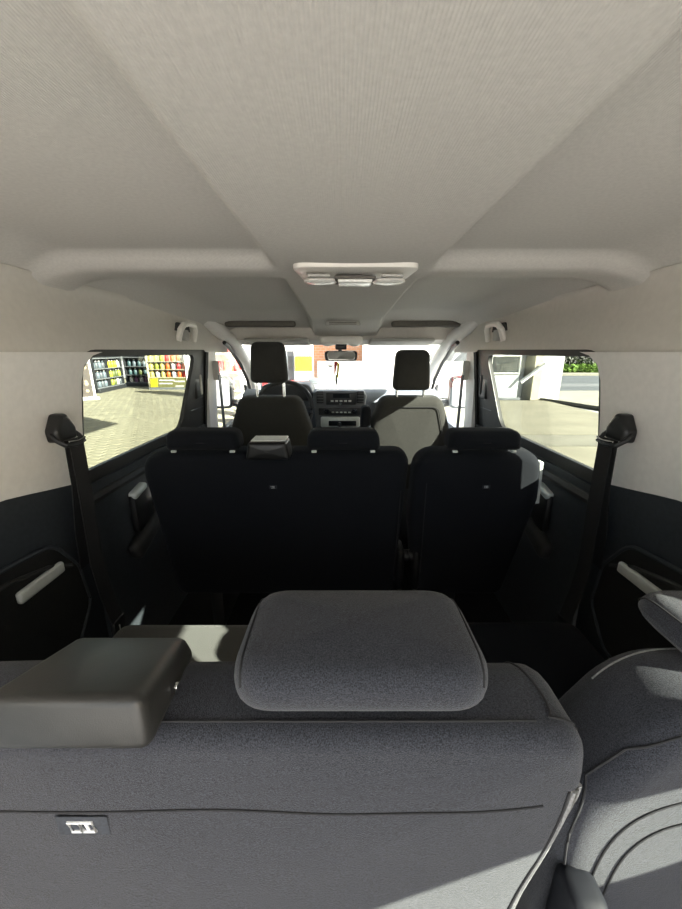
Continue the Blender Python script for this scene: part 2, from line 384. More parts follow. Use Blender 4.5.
for v in [q for q in r['geom'] if isinstance(q, bmesh.types.BMVert)]: v.co.z += .03
CE = tag(obj('ceiling', bm, 'headliner', angle=60), 'pale grey fabric headliner with raised centre duct and cross rib', 'ceiling', kind='structure')
for s in (-1, 1):
    bm = bx((0, 0, 0), (.42, .06, .034), .012, 2); obj('slot_shade_box', bm, 'slot', CE, loc=(CXO * .5 + s * .50, 2.30, 1.362))  # dark colour stands in for the shade inside the front roof slots
# windscreen header
bm = profile_x([(2.40, 1.275), (2.50, 1.245), (2.53, 1.26), (2.52, 1.37), (2.40, 1.40)], -.70, .70)
tag(obj('trim_5', bm, 'trim_white'), 'pale header trim above the windscreen', 'header', kind='structure')
WS = thing('window_3', 'wide clear windscreen at the front of the cabin', 'window', kind='structure')
bm = B(); vs = [bm.verts.new(p) for p in ((-.68, 2.52, 1.255), (.68, 2.52, 1.255), (.74, 3.18, .88), (-.74, 3.18, .88))]; bm.faces.new(vs)
r = bmesh.ops.extrude_face_region(bm, geom=bm.faces[:])
for v in [q for q in r['geom'] if isinstance(q, bmesh.types.BMVert)]: v.co += Vector((0, .003, .004))
obj('pane', bm, 'glass_clear', WS)
# floor
bm = bx((0, 1.25, -.04), (1.62, 3.75, .08)); tag(obj('floor', bm, 'carpet'), 'dark carpeted floor of the van cabin', 'floor', kind='structure')

# ------------------------------------------------------------------ overhead lamp, handles, visors, mirror
L = thing('dome_lamp', 'cream overhead lamp console with two reading spots in the headliner duct', 'lamp', loc=(.036, 1.035, 1.398))
pl = rpoly([(-.138, -.100, .03), (.138, -.100, .03), (.156, .100, .04), (-.156, .100, .04)], 6)
bm = slab([Vector((p.x, -p.y)) for p in reversed(pl)], -.018, .006, .010, .004, .002)
bm.transform(Matrix.Rotation(-PI / 2, 4, 'X') @ Matrix.Scale(1, 4)); 
for v in bm.verts: v.co = Vector((v.co.x, v.co.y, v.co.z))
obj('bezel', bm, 'lamp_white', L)
def lens_bm(rx, ry, h):
    b = B(); n = 20; rings = []
    for k in range(5):
        a = PI / 2 * k / 4; rings.append([b.verts.new((rx * math.cos(a) * math.cos(2 * PI * i / n), ry * math.cos(a) * math.sin(2 * PI * i / n), -h * math.sin(a))) for i in range(n)] if k < 4 else [b.verts.new((0, 0, -h))])
    for A, C in zip(rings[:-2], rings[1:-1]):
        for i in range(n): b.faces.new((A[i], A[(i + 1) % n], C[(i + 1) % n], C[i]))
    for i in range(n): b.faces.new((rings[-2][i], rings[-2][(i + 1) % n], rings[-1][0]))
    return b
for sx in (-1, 1):
    sp = obj('reading_spot', lens_bm(.040, .038, .008), 'lens', L, loc=(sx * .090, .008, -.018))
    b = B(); tube(b, [(.041 * math.cos(t), .039 * math.sin(t), 0) for t in [2 * PI * i / 20 for i in range(20)]], .003, 6, closed=True); obj('spot_ring', b, 'lamp_white', sp)
    obj('switch', bx((0, 0, 0), (.055, .026, .006), .002, 2), 'visor', L, loc=(sx * .090, -.060, -.018))
cl = obj('centre_lens', bx((0, 0, 0), (.088, .072, .010), .004, 3), 'lens', L, loc=(0, .000, -.022))
obj('lens_frame', bx((0, 0, 0), (.104, .092, .006), .002, 2), 'slot', L, loc=(0, .000, -.017))

for s in (-1, 1):
    H = thing('coat_hook_handle', 'folded pale coat hook handle above the %s window frame' % ('left' if s < 0 else 'right'), 'handle', loc=(s * .722, 1.84, 1.290), group='coat hook handles')
    obj('base_plate', extrude_poly([rpoly([(-.13, -.045, .01), (.11, -.045, .01), (.09, .045, .02), (-.045, .045, .02)], 5)], lambda y, z, s=s: Vector((0, y, z)), (s * .02, 0, 0)), 'trim_charcoal', H, loc=(s * .048, 0, 0))
    b = B(); tube(b, [(s * .035, -.085, -.040), (s * .020, -.080, .010), (s * .012, -.055, .034), (s * .010, .0, .040), (s * .012, .065, .036), (s * .02, .090, .012), (s * .035, .098, -.038)], [.014, .015, .014, .012, .014, .015, .014], 8)
    obj('handle_loop', b, 'lamp_white', H)
    obj('hinge', bx((s * .03, -.01, -.012), (.02, .05, .05), .006, 2), 'visor', H)
for x, nm in ((-.40, 'driver'), (.38, 'passenger')):
    Vz = thing('sun_visor', 'pale grey sun visor folded up above the %s seat' % nm, 'visor', loc=(x, 2.40, 1.262), group='sun visors')
    obj('flap', bx((0, 0, 0), (.40, .16, .022), .01, 3, Matrix.Rotation(math.radians(-8), 4, 'X')), 'visor', Vz)
    obj('hinge_arm', cyl(B(), (-.205 if x < 0 else .205, .06, .0), .008, .05, 'x', 10), 'lamp_white', Vz)
OC = thing('overhead_console', 'pale overhead console in front of the mirror with dark sensor', 'console', loc=(0, 2.41, 1.272))
obj('housing', bx((0, 0, 0), (.27, .16, .05), .018, 3), 'lamp_white', OC)
for sx in (-1, 1): obj('map_lamp', lens_bm(.035, .025, .012), 'lens', OC, loc=(sx * .085, -.02, -.026))
obj('sensor', bx((0, .03, -.04), (.075, .05, .035), .008, 2), 'plastic_black', OC)
CM = thing('ceiling_vent', 'slim dark oval vent at the front end of the headliner duct', 'vent', loc=(0.01, 2.10, 1.352))
obj('bezel', slab(rpoly([(-.10, -.012, .01), (.10, -.012, .01), (.09, .010, .01), (-.09, .010, .01)], 5), -.012, .012, .006, .006), 'visor', CM)
for k in range(2): obj('louvre', bx((0, -.013, -.005 + .008 * k), (.15, .004, .004), .001, 1), 'slot', CM)
RM = thing('rear_view_mirror', 'rear view mirror hanging from the windscreen centre', 'mirror', loc=(0.0, 2.50, 1.172), rot=(math.radians(-6), 0, math.radians(6)))
mo = rpoly([(-.105, -.03, .02), (.105, -.03, .02), (.115, .035, .025), (-.115, .035, .025)], 6)
obj('housing', slab(mo, -.012, .035, .006, .02), 'plastic_black', RM)
obj('mirror_glass', slab([p * .84 for p in mo], -.016, -.010, .002, .002), 'mirror', RM)
obj('stem', tube(B(), [(0, .03, .01), (0, .05, .04), (0, .03, .085)], .014, 8), 'plastic_black', RM)
PD = thing('pendant', 'red and yellow tassel pendant hanging below the rear view mirror', 'pendant', loc=(-.035, 2.50, 1.15))
obj('cord', tube(B(), [(0.0, 0, 0), (0.002, 0, -.03)], .002, 6), 'red', PD)
obj('charm', lens_bm(.022, .012, .014), 'silver', PD, loc=(-.035, 0, -.035))
obj('ribbon', slab(rpoly([(-.012, -.10, .002), (-.004, -.10, .002), (.012, -.012, .003), (-.012, -.012, .003)], 2), -.003, .003, .001, .001), 'red', PD)
obj('ribbon', slab(rpoly([(.004, -.12, .002), (.016, -.12, .002), (.026, -.03, .003), (.010, -.012, .003)], 2), .004, .009, .001, .001), 'yellow', PD)
obj('tassel', tube(B(), [(.0, 0, -.10), (.004, 0, -.14), (.002, 0, -.19)], [.006, .010, .004], 6), 'bin_grey', PD)

# ------------------------------------------------------------------ seats
def headrest(parent, x, y, z, wd, h, dp, matn, lean=0, posts=0.06, postdx=.08, post_mat='chrome'):
    o = obj('headrest', slab(rpoly([(-wd / 2, -h / 2, min(.03, h / 2.4)), (wd / 2, -h / 2, min(.03, h / 2.4)), (wd / 2 - .012, h / 2, min(.05, h / 2.2)), (-wd / 2 + .012, h / 2, min(.05, h / 2.2))], 7), -dp / 2, dp / 2, min(.03, h / 2.3), min(.03, h / 2.3), .006, .006), matn, parent, loc=(x, y, z), rot=(lean, 0, 0))
    for sx in (-1, 1):
        b = B(); cyl(b, (0, 0, -h / 2 - posts / 2), .0065, posts + .02, 'z', 10); obj('post', b, post_mat, o, loc=(sx * postdx, 0, 0))
    return o
def seam(parent, pts, r=.0022, m='thread'): return obj('seam', tube(B(), pts, r, 6), m, parent)
from mathutils.bvhtree import BVHTree
def on(o, pts, axis='y', lift=.0006, n=6):
    """polyline on the surface of cushion o: points (x, z) seen along +y, or (x, y) seen from above"""
    me = o.data; t = BVHTree.FromPolygons([v.co for v in me.vertices], [p.vertices for p in me.polygons]); out = []
    P = [Vector(p) for p in pts]; Q = []
    for i in range(len(P) - 1):
        p0, p1, p2, p3 = P[max(i - 1, 0)], P[i], P[i + 1], P[min(i + 2, len(P) - 1)]
        for k in range(n):
            t_ = k / n; Q.append(.5 * ((2 * p1) + (p2 - p0) * t_ + (2 * p0 - 5 * p1 + 4 * p2 - p3) * t_ ** 2 + (3 * p1 - p0 - 3 * p2 + p3) * t_ ** 3))
    Q.append(P[-1])
    for p in Q:
        if axis == 'y': h = t.ray_cast(Vector((p.x, -2, p.y)), Vector((0, 1, 0)))
        else: h = t.ray_cast(Vector((p.x, p.y, 3)), Vector((0, 0, -1)))
        if h[0] is not None: out.append(h[0] + h[1] * lift)
    return out
def emblem(parent, loc, sc, rot=(0, 0, 0)):
    """small white seat pictogram on a dark woven patch"""
    p = obj('label_patch', bx((0, 0, 0), (.034 * sc, .0012, .017 * sc), .0004, 1), 'patch', parent, loc=loc, rot=rot)
    b = B()
    def para(x0, x1, z0, z1, sk, t):
        q = [(x0, z0), (x1, z0), (x1 - sk, z1), (x0 - sk, z1)]
        tube(b, [(x * sc, -.0012, z * sc) for x, z in q], t * sc, 6, closed=True)
    para(-.006, .0005, -.0042, .0042, .0018, .0010); para(.0015, .0095, -.0042, .0042, .0018, .0010)
    tube(b, [(.0050 * sc, -.0012, -.003 * sc), (.0036 * sc, -.0012, .003 * sc)], .0008 * sc, 6)
    o = obj('seat_pictogram', b, 'mark_white', p, loc=(-.0012 * sc, 0, 0))
    return p

# --- front seats
for i, (x, name, hz, hx) in enumerate(((-.385, "driver's seat in black cloth seen from behind, steering wheel ahead of it", 1.150, -.378), (.378, 'front passenger seat in dark cloth with sunlit back and inner armrest', 1.112, .372))):
    T = thing('driver_bucket_seat' if i == 0 else 'passenger_bucket_seat', name, 'seat', loc=(0, 0, 0), group='front seats')
    o = rpoly([(-.20, -.62, .05), (.20, -.62, .05), (.228, -.10, .2), (.165, .085, .07), (-.165, .085, .07), (-.228, -.10, .2)], 7)
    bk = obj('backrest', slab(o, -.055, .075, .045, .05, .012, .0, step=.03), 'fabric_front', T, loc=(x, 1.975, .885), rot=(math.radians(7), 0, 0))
    if i == 1:
        ln = rpoly([(-.16, -.5, .03), (.16, -.5, .03), (.175, -.10, .06), (.14, .04, .04), (-.14, .04, .04), (-.175, -.10, .06)], 6)
        seam(bk, [(p.x, -.061, p.y) for p in dense(ln, .05)][18:44], .0025, 'thread')
        ar = obj('armrest', slab(rpoly([(-.03, -.10, .02), (.03, -.10, .02), (.026, .07, .025), (-.026, .07, .025)], 6), -.05, .05, .02, .02), 'fabric', T, loc=(.138, 1.99, .845))
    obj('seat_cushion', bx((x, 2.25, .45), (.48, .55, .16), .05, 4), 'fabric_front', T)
    obj('seat_base', bx((x, 2.22, .19), (.40, .42, .38), .02, 2), 'plastic_black', T)
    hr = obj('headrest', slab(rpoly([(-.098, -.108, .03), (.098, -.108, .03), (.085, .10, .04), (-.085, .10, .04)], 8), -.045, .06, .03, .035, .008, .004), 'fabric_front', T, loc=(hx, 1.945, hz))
    for sx in (-1, 1): obj('post', cyl(B(), (sx * .072, 0.01, -.14), .0075, .16, 'z', 10), 'chrome', hr)

# --- second row
R2 = math.radians(4)
def row2(name, label, pts, heads, boxx=None, emb=None):
    T = thing(name, label, 'seat', loc=(0, 1.24, 0))
    bk = obj('backrest', slab(rpoly(pts, 8), -.055, .065, .035, .045, .01, 0), 'fabric', T)
    bk.rotation_euler = (R2, 0, 0); bk.location = (0, .04, 0)
    for hx in heads:
        h = obj('headrest', slab(rpoly([(-.124, -.033, .018), (.124, -.033, .018), (.118, .034, .035), (-.118, .034, .035)], 8), -.05, .05, .026, .03, .004, .004), 'fabric', T, loc=(hx, -.045, .917))
        for sx in (-1, 1): obj('post', bx((sx * .098, -.035, -.0365), (.017, .010, .008), .002, 2), 'silver', h)
    return T, bk
T, bk = row2('middle_bench_seat', 'black two-person middle row bench seat with two headrests', [(-.640, .28, .05), (.205, .28, .05), (.238, .878, .055), (-.695, .878, .09)], (-.461, .008))
seam(bk, [(.20, -.062, .40), (.205, -.064, .60), (.208, -.06, .74)], .002)
e_ = on(bk, [(-.235, .757), (-.23, .757)])[0]; emblem(bk, (e_.x, e_.y - .0004, e_.z), .8)
bxm = slab(rpoly([(-.072, -.028, .01), (.072, -.028, .01), (.062, .030, .012), (-.062, .030, .012)], 6), -.05, .05, .012, .02, .002, 0)
g2 = obj('belt_guide', bxm, 'plastic_black', T, loc=(-.238, -.075, .890)); obj('belt_slot', bx((0, .012, .0305), (.115, .07, .005), .002, 1), 'silver', g2)
obj('seat_cushion', bx((-.225, .36, .40), (.88, .56, .16), .05, 4), 'fabric', T)
for x in (-.55, .12): obj('seat_leg', bx((x, .34, .16), (.06, .45, .32), .012, 2), 'plastic_black', T)
obj('recline_knob', cyl(B(), (.240, -.02, .452), .022, .03, 'x', 14), 'plastic_black', T)
obj('hinge_cover', bx((.225, .0, .40), (.03, .10, .17), .012, 3), 'plastic_black', T)
T, bk = row2('middle_single_seat', 'black single middle row seat with one headrest, right of the bench', [(.285, .28, .05), (.630, .28, .05), (.705, .70, .1), (.690, .878, .085), (.255, .878, .085), (.248, .60, .2)], (.479,))
seam(bk, [(.300, -.062, .40), (.296, -.064, .60), (.295, -.06, .77)], .002)
e_ = on(bk, [(.502, .758), (.51, .758)])[0]; emblem(bk, (e_.x, e_.y - .0004, e_.z), .8)
tube_pts = [(.712, -.02, .66), (.714, -.02, .74), (.706, -.02, .80)]
obj('side_shell', slab(rpoly([(-.008, -.08, .004), (.008, -.08, .004), (.008, .08, .005), (-.008, .08, .005)], 3), -.012, .02, .004, .004), 'silver', T, loc=(.715, -.01, .745), rot=(0, math.radians(-3), 0))
obj('seat_cushion', bx((.475, .36, .40), (.44, .56, .16), .05, 4), 'fabric', T)
obj('seat_leg', bx((.475, .34, .16), (.06, .45, .32), .012, 2), 'plastic_black', T)
obj('recline_knob', cyl(B(), (.272, -.02, .452), .022, .03, 'x', 14), 'plastic_black', T)
obj('hinge_cover', bx((.285, .0, .40), (.03, .10, .17), .012, 3), 'plastic_black', T)

# --- third row bench
T = thing('rear_bench_seat', 'charcoal rear bench seat in the foreground with one padded headrest', 'seat', loc=(0, .25, 0))
bo = rpoly([(-.70, .22, .05), (.15, .22, .05), (.212, .62, .2), (.246, .78, .15), (.236, .852, .035), (-.74, .852, .06)], 8)
bk = obj('backrest', slab(bo, 0, .115, .020, .045, .010, 0, step=.025, wrinkle=.004), 'fabric_worn', T)
seam(bk, on(bk, [(-.70, .018), (.19, .018), (.206, .022), (.212, .04), (.208, .07), (.20, .10)], 'z'), .0013)
seam(bk, on(bk, [(.206, .022), (.222, .020), (.232, .022)], 'z'), .0013)
seam(bk, on(bk, [(-.70 + .045 * i, .763 + .002 * math.sin(i * .7)) for i in range(20)] + [(.20, .768)]), .0011)
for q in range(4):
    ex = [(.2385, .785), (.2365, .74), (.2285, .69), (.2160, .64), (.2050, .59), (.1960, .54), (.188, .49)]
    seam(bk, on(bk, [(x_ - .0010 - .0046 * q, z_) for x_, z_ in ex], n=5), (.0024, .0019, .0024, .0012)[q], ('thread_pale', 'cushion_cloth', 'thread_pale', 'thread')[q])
e_ = on(bk, [(-.256, .7475), (-.25, .7475)])[0]; emblem(bk, (e_.x, e_.y - .0004, e_.z), 1.5)
obj('seat_cushion', bx((-.22, .395, .34), (.90, .54, .16), .04, 4), 'cushion_cloth', T)
for x in (-.55, .12): obj('seat_leg', bx((x, .36, .13), (.06, .45, .26), .012, 2), 'plastic_black', T)
def plan_headrest(parent, x, y0, y1, z0, z1):
    wd = .260
    o = rpoly([(-wd / 2, y0, .045), (wd / 2, y0, .045), (wd / 2 - .004, y1, .045), (-wd / 2 + .004, y1, .045)], 8)
    b = slab(o, -z1, -z0, .026, .02, .006, 0, step=.02)
    for v in b.verts: v.co = Vector((v.co.x, v.co.z, -v.co.y))
    h = obj('headrest', b, 'fabric_worn', parent, loc=(x, 0, 0))
    for sx in (-1, 1):
        e = wd / 2 - .013
        seam(h, on(h, [(sx * (e - .002), y0 + .010), (sx * e, y0 + .03), (sx * e, y1 - .03), (sx * (e - .003), y1 - .010)], 'z'), .0012)
        obj('post', cyl(B(), (sx * .088, y0 + .045, z0 - .01), .010, .05, 'z', 12), 'silver', h)
    return h
plan_headrest(T, .020, .008, .150, .864, .916)
# seat belt housing between the headrests
bm = B(); 
gx0, gx1 = -.318, -.168
vv = [(gx0, -.016, .856), (gx1, -.016, .856), (gx1 - .012, .118, .835), (gx0 - .002, .118, .835), (gx0 + .002, -.010, .914), (gx1 - .004, -.010, .914), (gx1 - .018, .108, .872), (gx0, .108, .872)]
vs = [bm.verts.new(p) for p in vv]
for q in ((0, 1, 2, 3), (4, 7, 6, 5), (0, 4, 5, 1), (1, 5, 6, 2), (2, 6, 7, 3), (3, 7, 4, 0)): bm.faces.new([vs[i] for i in q])
bmesh.ops.bevel(bm, geom=bm.edges[:], offset=.012, segments=4, affect='EDGES', profile=.5)
g3 = obj('belt_guide', bm, 'plastic_box', T)
obj('guide_button', slab(rpoly([(-.004, -.006, .003), (.004, -.006, .003), (.004, .006, .003), (-.004, .006, .003)], 4), -.002, .002, .001, .001), 'chrome', g3, loc=(-.1715, .045, .862), rot=(0, 0, PI / 2))

T = thing('rear_single_seat', 'charcoal single rear seat at the lower right, partly behind the bench edge', 'seat', loc=(.262, .270, 0))
so = rpoly([(.04, .22, .05), (.45, .22, .05), (.47, .845, .06), (.085, .845, .12), (-.005, .70, .12), (-.01, .50, .2)], 10)
bk = obj('backrest', slab(so, 0, .125, .030, .045, .008, 0, step=.025, wrinkle=.004), 'fabric_worn', T)
seam(bk, on(bk, [(.004, .60), (.004, .68), (.022, .745), (.055, .79), (.10, .822), (.16, .832), (.30, .834)]), .0014)
seam(bk, on(bk, [(.03, .50), (.03, .60), (.045, .68), (.085, .728), (.15, .748), (.30, .752)]), .0013)
seam(bk, on(bk, [(.048, .50), (.048, .58), (.062, .655), (.10, .700), (.16, .716), (.30, .720)]), .0012)
seam(bk, on(bk, [(.06, .095), (.10, .098), (.16, .10), (.30, .10)], 'z'), .0012, 'thread_pale')
plan_headrest(T, .266, .04, .165, .850, .890)
obj('seat_cushion', bx((.245, .385, .34), (.42, .54, .16), .04, 4), 'fabric', T)
obj('seat_leg', bx((.245, .36, .13), (.06, .45, .26), .012, 2), 'plastic_black', T)
obj('hinge_cover', bx((.012, -.012, .52), (.045, .05, .20), .015, 3), 'latch_black', T)

# ------------------------------------------------------------------ seat belts
for s in (-1, 1):
    sd_ = 'left' if s < 0 else 'right'
    T = thing('seat_belt', 'black seat belt hanging from the %s pale pillar behind the middle row' % sd_, 'seat belt', loc=(s * .735, .932, 1.003), group='rear seat belts')
    cap = rpoly([(-.034, -.030, .01), (.034, -.030, .01), (.037, .002, .02), (.012, .042, .012), (-.012, .042, .012), (-.037, .002, .02)], 5)
    rz = PI / 2 if s < 0 else -PI / 2
    o = obj('anchor_cover', slab(cap, -.014, .02, .012, .004), 'plastic_black', T, rot=(0, 0, rz))
    b = B(); tube(b, [(s * .006, -.036, -.006), (-s * .010, -.040, -.022), (-s * .026, -.034, -.036), (-s * .030, 0, -.040), (-s * .026, .034, -.036), (-s * .010, .040, -.022), (s * .006, .036, -.006)], .006, 8); obj('guide_loop', b, 'plastic_black', T)
    b = B(); tube(b, [(-s * .034, -.030, -.026), (-s * .036, 0, -.029), (-s * .034, .030, -.026)], .0025, 6); obj('loop_bar', b, 'chrome', T)
    def strip(pts, wd, th):
        b = B(); rows = []
        for (x, y, z) in pts: rows.append([b.verts.new((x + th * e, y + wd * f, z)) for e, f in ((-.5, -.5), (.5, -.5), (.5, .5), (-.5, .5))])
        for A, C in zip(rows, rows[1:]):
            for k in range(4): b.faces.new((A[k], A[(k + 1) % 4], C[(k + 1) % 4], C[k]))
        b.faces.new(rows[0]); b.faces.new(list(reversed(rows[-1]))); return b
    obj('webbing', strip([(-s * .030, .0, -.022), (-s * .022, .004, -.20), (-s * .012, .006, -.40), (-s * .010, .02, -.52), (-s * .014, .04, -.64)], .052, .0025), 'webbing', T)
    obj('webbing', strip([(-s * .020, -.004, -.025), (-s * .004, .01, -.15), (s * .024, .02, -.30), (s * .032, .02, -.42)], .050, .0025), 'webbing', T)
    b = bx((-s * .014, .042, -.655), (.012, .058, .05), .005, 2); bu = obj('buckle_tongue', b, 'plastic_black', T)
    b = B(); tube(b, [(-s * .024, .03, -.645), (-s * .024, .03, -.668), (-s * .024, .042, -.67)], .002, 6); obj('tongue_plate', b, 'silver', bu)
    T = thing('front_seat_belt', 'grey front seat belt running down the %s door pillar' % sd_, 'seat belt', loc=(s * .735, 2.17, 1.10), group='front seat belts')
    obj('anchor_cover', slab(rpoly([(-.022, -.06, .01), (.022, -.06, .01), (.018, .05, .012), (-.018, .05, .012)], 5), -.018, .012, .008, .003), 'visor', T, rot=(0, 0, rz))
    obj('webbing', strip([(-s * .018, .0, -.03), (-s * .012, .02, -.2), (-s * .005, .05, -.45), (0, .07, -.70)], .045, .0025), 'bin_grey' if s < 0 else 'webbing', T)

# ------------------------------------------------------------------ dashboard, wheel, mirrors
D = thing('dashboard', 'blue grey dashboard with centre stack, radio and climate panel', 'dashboard', loc=(0, 0, 0))
obj('dash_body', profile_x([(2.60, .45), (2.54, .72), (2.53, .86), (2.58, .915), (2.72, .935), (3.12, .885), (3.15, .45)], -.70, .70), 'dash_blue', D, angle=60)
obj('driver_cowl', slab(rpoly([(-.20, -.05, .04), (.20, -.05, .04), (.17, .07, .07), (-.17, .07, .07)], 8), 2.50, 2.80, .03, .03), 'dash_dark', D, loc=(-.38, 0, .92))
st = obj('centre_stack', slab(rpoly([(-.165, -.22, .02), (.155, -.22, .02), (.18, .035, .03), (.16, .062, .04), (-.165, .062, .04), (-.185, .035, .03)], 7), 2.46, 2.60, .015, .02), 'dash_grey', D, loc=(-.005, 0, .885), label='grey centre stack')
rd = obj('radio', bx((0, 2.456, .895), (.205, .012, .085), .006, 2), 'dash_dark', D); obj('display', bx((0.003, 2.449, .915), (.115, .004, .030), .002, 1), 'screen', rd)
for k in range(5): obj('button', bx((-.06 + .03 * k, 2.449, .880), (.020, .004, .012), .002, 1), 'silver', rd)
obj('dial', cyl(B(), (0, 2.446, .862), .010, .014, 'y', 14), 'chrome', rd)
for x in (-.142, .132):
    vt = obj('air_vent', bx((x, 2.456, .905), (.052, .016, .085), .008, 2), 'dash_dark', D)
    for k in range(4): obj('vent_slat', bx((x, 2.447, .877 + .019 * k), (.044, .004, .004), .001, 1), 'dash_grey', vt)
cp = obj('climate_panel', bx((-.005, 2.455, .808), (.30, .014, .052), .008, 2), 'dash_dark', D)
for x in (-.098, .092): obj('knob', cyl(B(), (x, 2.444, .810), .018, .016, 'y', 18), 'chrome', cp)
for k in range(5): obj('button', bx((-.055 + .028 * k, 2.446, .803), (.018, .004, .009), .002, 1), 'silver', cp)
tr = obj('lower_tray', bx((-.005, 2.455, .735), (.27, .03, .075), .012, 2), 'silver', D); obj('tray_opening', bx((.01, 2.438, .728), (.19, .008, .036), .003, 1), 'screen', tr)
obj('gear_knob', cyl(B(), (-.01, 2.43, .725), .016, .05, 'y', 14), 'chrome', D)
obj('glovebox_lid', bx((.47, 2.53, .80), (.46, .03, .13), .01, 2), 'dash_grey', D)
T = thing('steering_wheel', "black steering wheel ahead of the driver's seat", 'steering wheel', loc=(-.375, 2.36, .845), rot=(math.radians(-28), 0, 0))
obj('rim', tube(B(), [(.185 * math.cos(2 * PI * i / 32), 0, .185 * math.sin(2 * PI * i / 32)) for i in range(32)], .015, 8, closed=True), 'dash_dark', T)
obj('hub', slab(rpoly([(-.06, -.05, .03), (.06, -.05, .03), (.07, .045, .03), (-.07, .045, .03)], 6), -.02, .05, .015, .015), 'plastic_black', T)
for a in (0, PI, -PI / 2): obj('spoke', tube(B(), [(.05 * math.cos(a), .01, .05 * math.sin(a)), (.18 * math.cos(a), .0, .18 * math.sin(a))], [.022, .014], 8, flat=.6), 'dash_grey', T)
for s in (-1, 1):
    T = thing('door_mirror', 'white door mirror outside the %s front window' % ('left' if s < 0 else 'right'), 'mirror', loc=(s * 1.00, 3.02, .885), group='door mirrors')
    mo = rpoly([(-.10, -.14, .04), (.09, -.14, .04), (.10, .12, .05), (-.06, .13, .06)], 7); mo = [Vector((p.x * (-s), p.y)) for p in mo]
    if s > 0: mo = list(reversed(mo))
    obj('housing', slab(mo, -.02, .10, .01, .05), 'plastic_black', T)
    mg = [p * .86 for p in mo]; obj('mirror_glass', slab(mg, -.024, -.015, .002, .002), 'mirror', T)
    obj('arm', tube(B(), [(-s * .08, .05, -.10), (-s * .20, .05, -.12)], [.03, .035], 8), 'plastic_black', T)

# ------------------------------------------------------------------ outside
GZ = -.55
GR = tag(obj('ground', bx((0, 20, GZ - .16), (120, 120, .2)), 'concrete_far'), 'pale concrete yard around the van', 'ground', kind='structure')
# paving on the left: real blocks with recessed joints
PV = thing('ground_paving', 'cream block paving left of the van leading to the shop shelves', 'paving', loc=(0, 0, 0), kind='structure')
obj('joint_bed', bx((-10.2, 13, GZ - .035), (16.4, 26, .05)), 'paver_joint', PV)
TW, TL = .26, .18
ang = math.radians(-9)
blk = B(); box(blk, (0, 0, 0), (TW - .014, TL - .013, .05), .008, 1); blk_me = finish(blk)
blk_me.materials.append(MATS['paver'])
cand = []
ca, sa = math.cos(ang), math.sin(ang)
for j in range(-10, 170):
    for i in range(-85, 40):
        gx = (i + .5 * (j % 2)) * TW; gy = j * TL
        x = -6 + gx * ca - (gy - 0) * sa * 1; y = 2 + gx * sa + gy * ca
        if -17.5 < x < -2.6 and 2.0 < y < 24:
            if y < 4.6 or x / y > -.30 or x / y < -.85: 
                if not (y < 4.6 and x > -5.5): continue
                if y < 3.4: continue
            cand.append((x, y))
vis = [c for c in cand if -.80 < c[0] / c[1] < -.36 and c[1] > 5.3]
vis.sort(key=lambda c: c[0] ** 2 + c[1] ** 2)
near = set(vis[:300])
for (x, y) in vis[:300]:
    o = bpy.data.objects.new('paving_block', blk_me); COL.objects.link(o); o.parent = PV
    o.location = (x, y, GZ + random.uniform(-.003, .003)); o.rotation_euler = (0, 0, ang)
verts, faces = [], []
for (x, y) in cand:
    if (x, y) in near: continue
    z1 = GZ + .025 + random.uniform(-.003, .003); hx, hy = (TW - .014) / 2, (TL - .013) / 2; n0 = len(verts)
    for zz, e in ((GZ - .02, 1.0), (z1, .97)):
        for a, b in ((-1, -1), (1, -1), (1, 1), (-1, 1)): verts.append((x + a * hx * e * ca - b * hy * e * sa, y + a * hx * e * sa + b * hy * e * ca, zz))
    faces += [(n0 + 4, n0 + 5, n0 + 6, n0 + 7)] + [(n0 + k, n0 + (k + 1) % 4, n0 + 4 + (k + 1) % 4, n0 + 4 + k) for k in range(4)]
me = bpy.data.meshes.new('far_paving_blocks'); me.from_pydata(verts, [], faces); me.materials.append(MATS['paver'])
o = obj('far_paving_blocks', me, 'paver', PV); o['kind'] = 'stuff'

# shelves with bottles
def bottle_mesh(r, h):
    b = lathe(B(), [(r * .9, 0), (r, .02), (r, h * .58), (r * .75, h * .72), (r * .35, h * .80), (r * .35, h * .86)], 10); return finish(b)
def cap_mesh(r, h): return finish(lathe(B(), [(r * .45, h * .84), (r * .45, h), (r * .2, h * 1.01)], 8))
BM, CAPM = {}, {}
def bottle(kind, mt, capm, loc, label, group, r=.095, h=.34):
    if mt not in BM:
        BM[mt] = bottle_mesh(r, h).copy(); BM[mt].materials.append(MATS[mt])
    if capm not in CAPM:
        CAPM[capm] = cap_mesh(r, h).copy(); CAPM[capm].materials.append(MATS[capm])
    o = bpy.data.objects.new(kind, BM[mt]); COL.objects.link(o); o.location = loc; tag(o, label, kind.split('_')[-1], group)
    c = bpy.data.objects.new('cap', CAPM[capm]); COL.objects.link(c); c.parent = o
    return o
BOARDS = (.50, .07, -.31)
ORD = ('first', 'second', 'third', 'fourth', 'fifth', 'sixth', 'seventh')
TIER = ('top', 'middle', 'bottom')
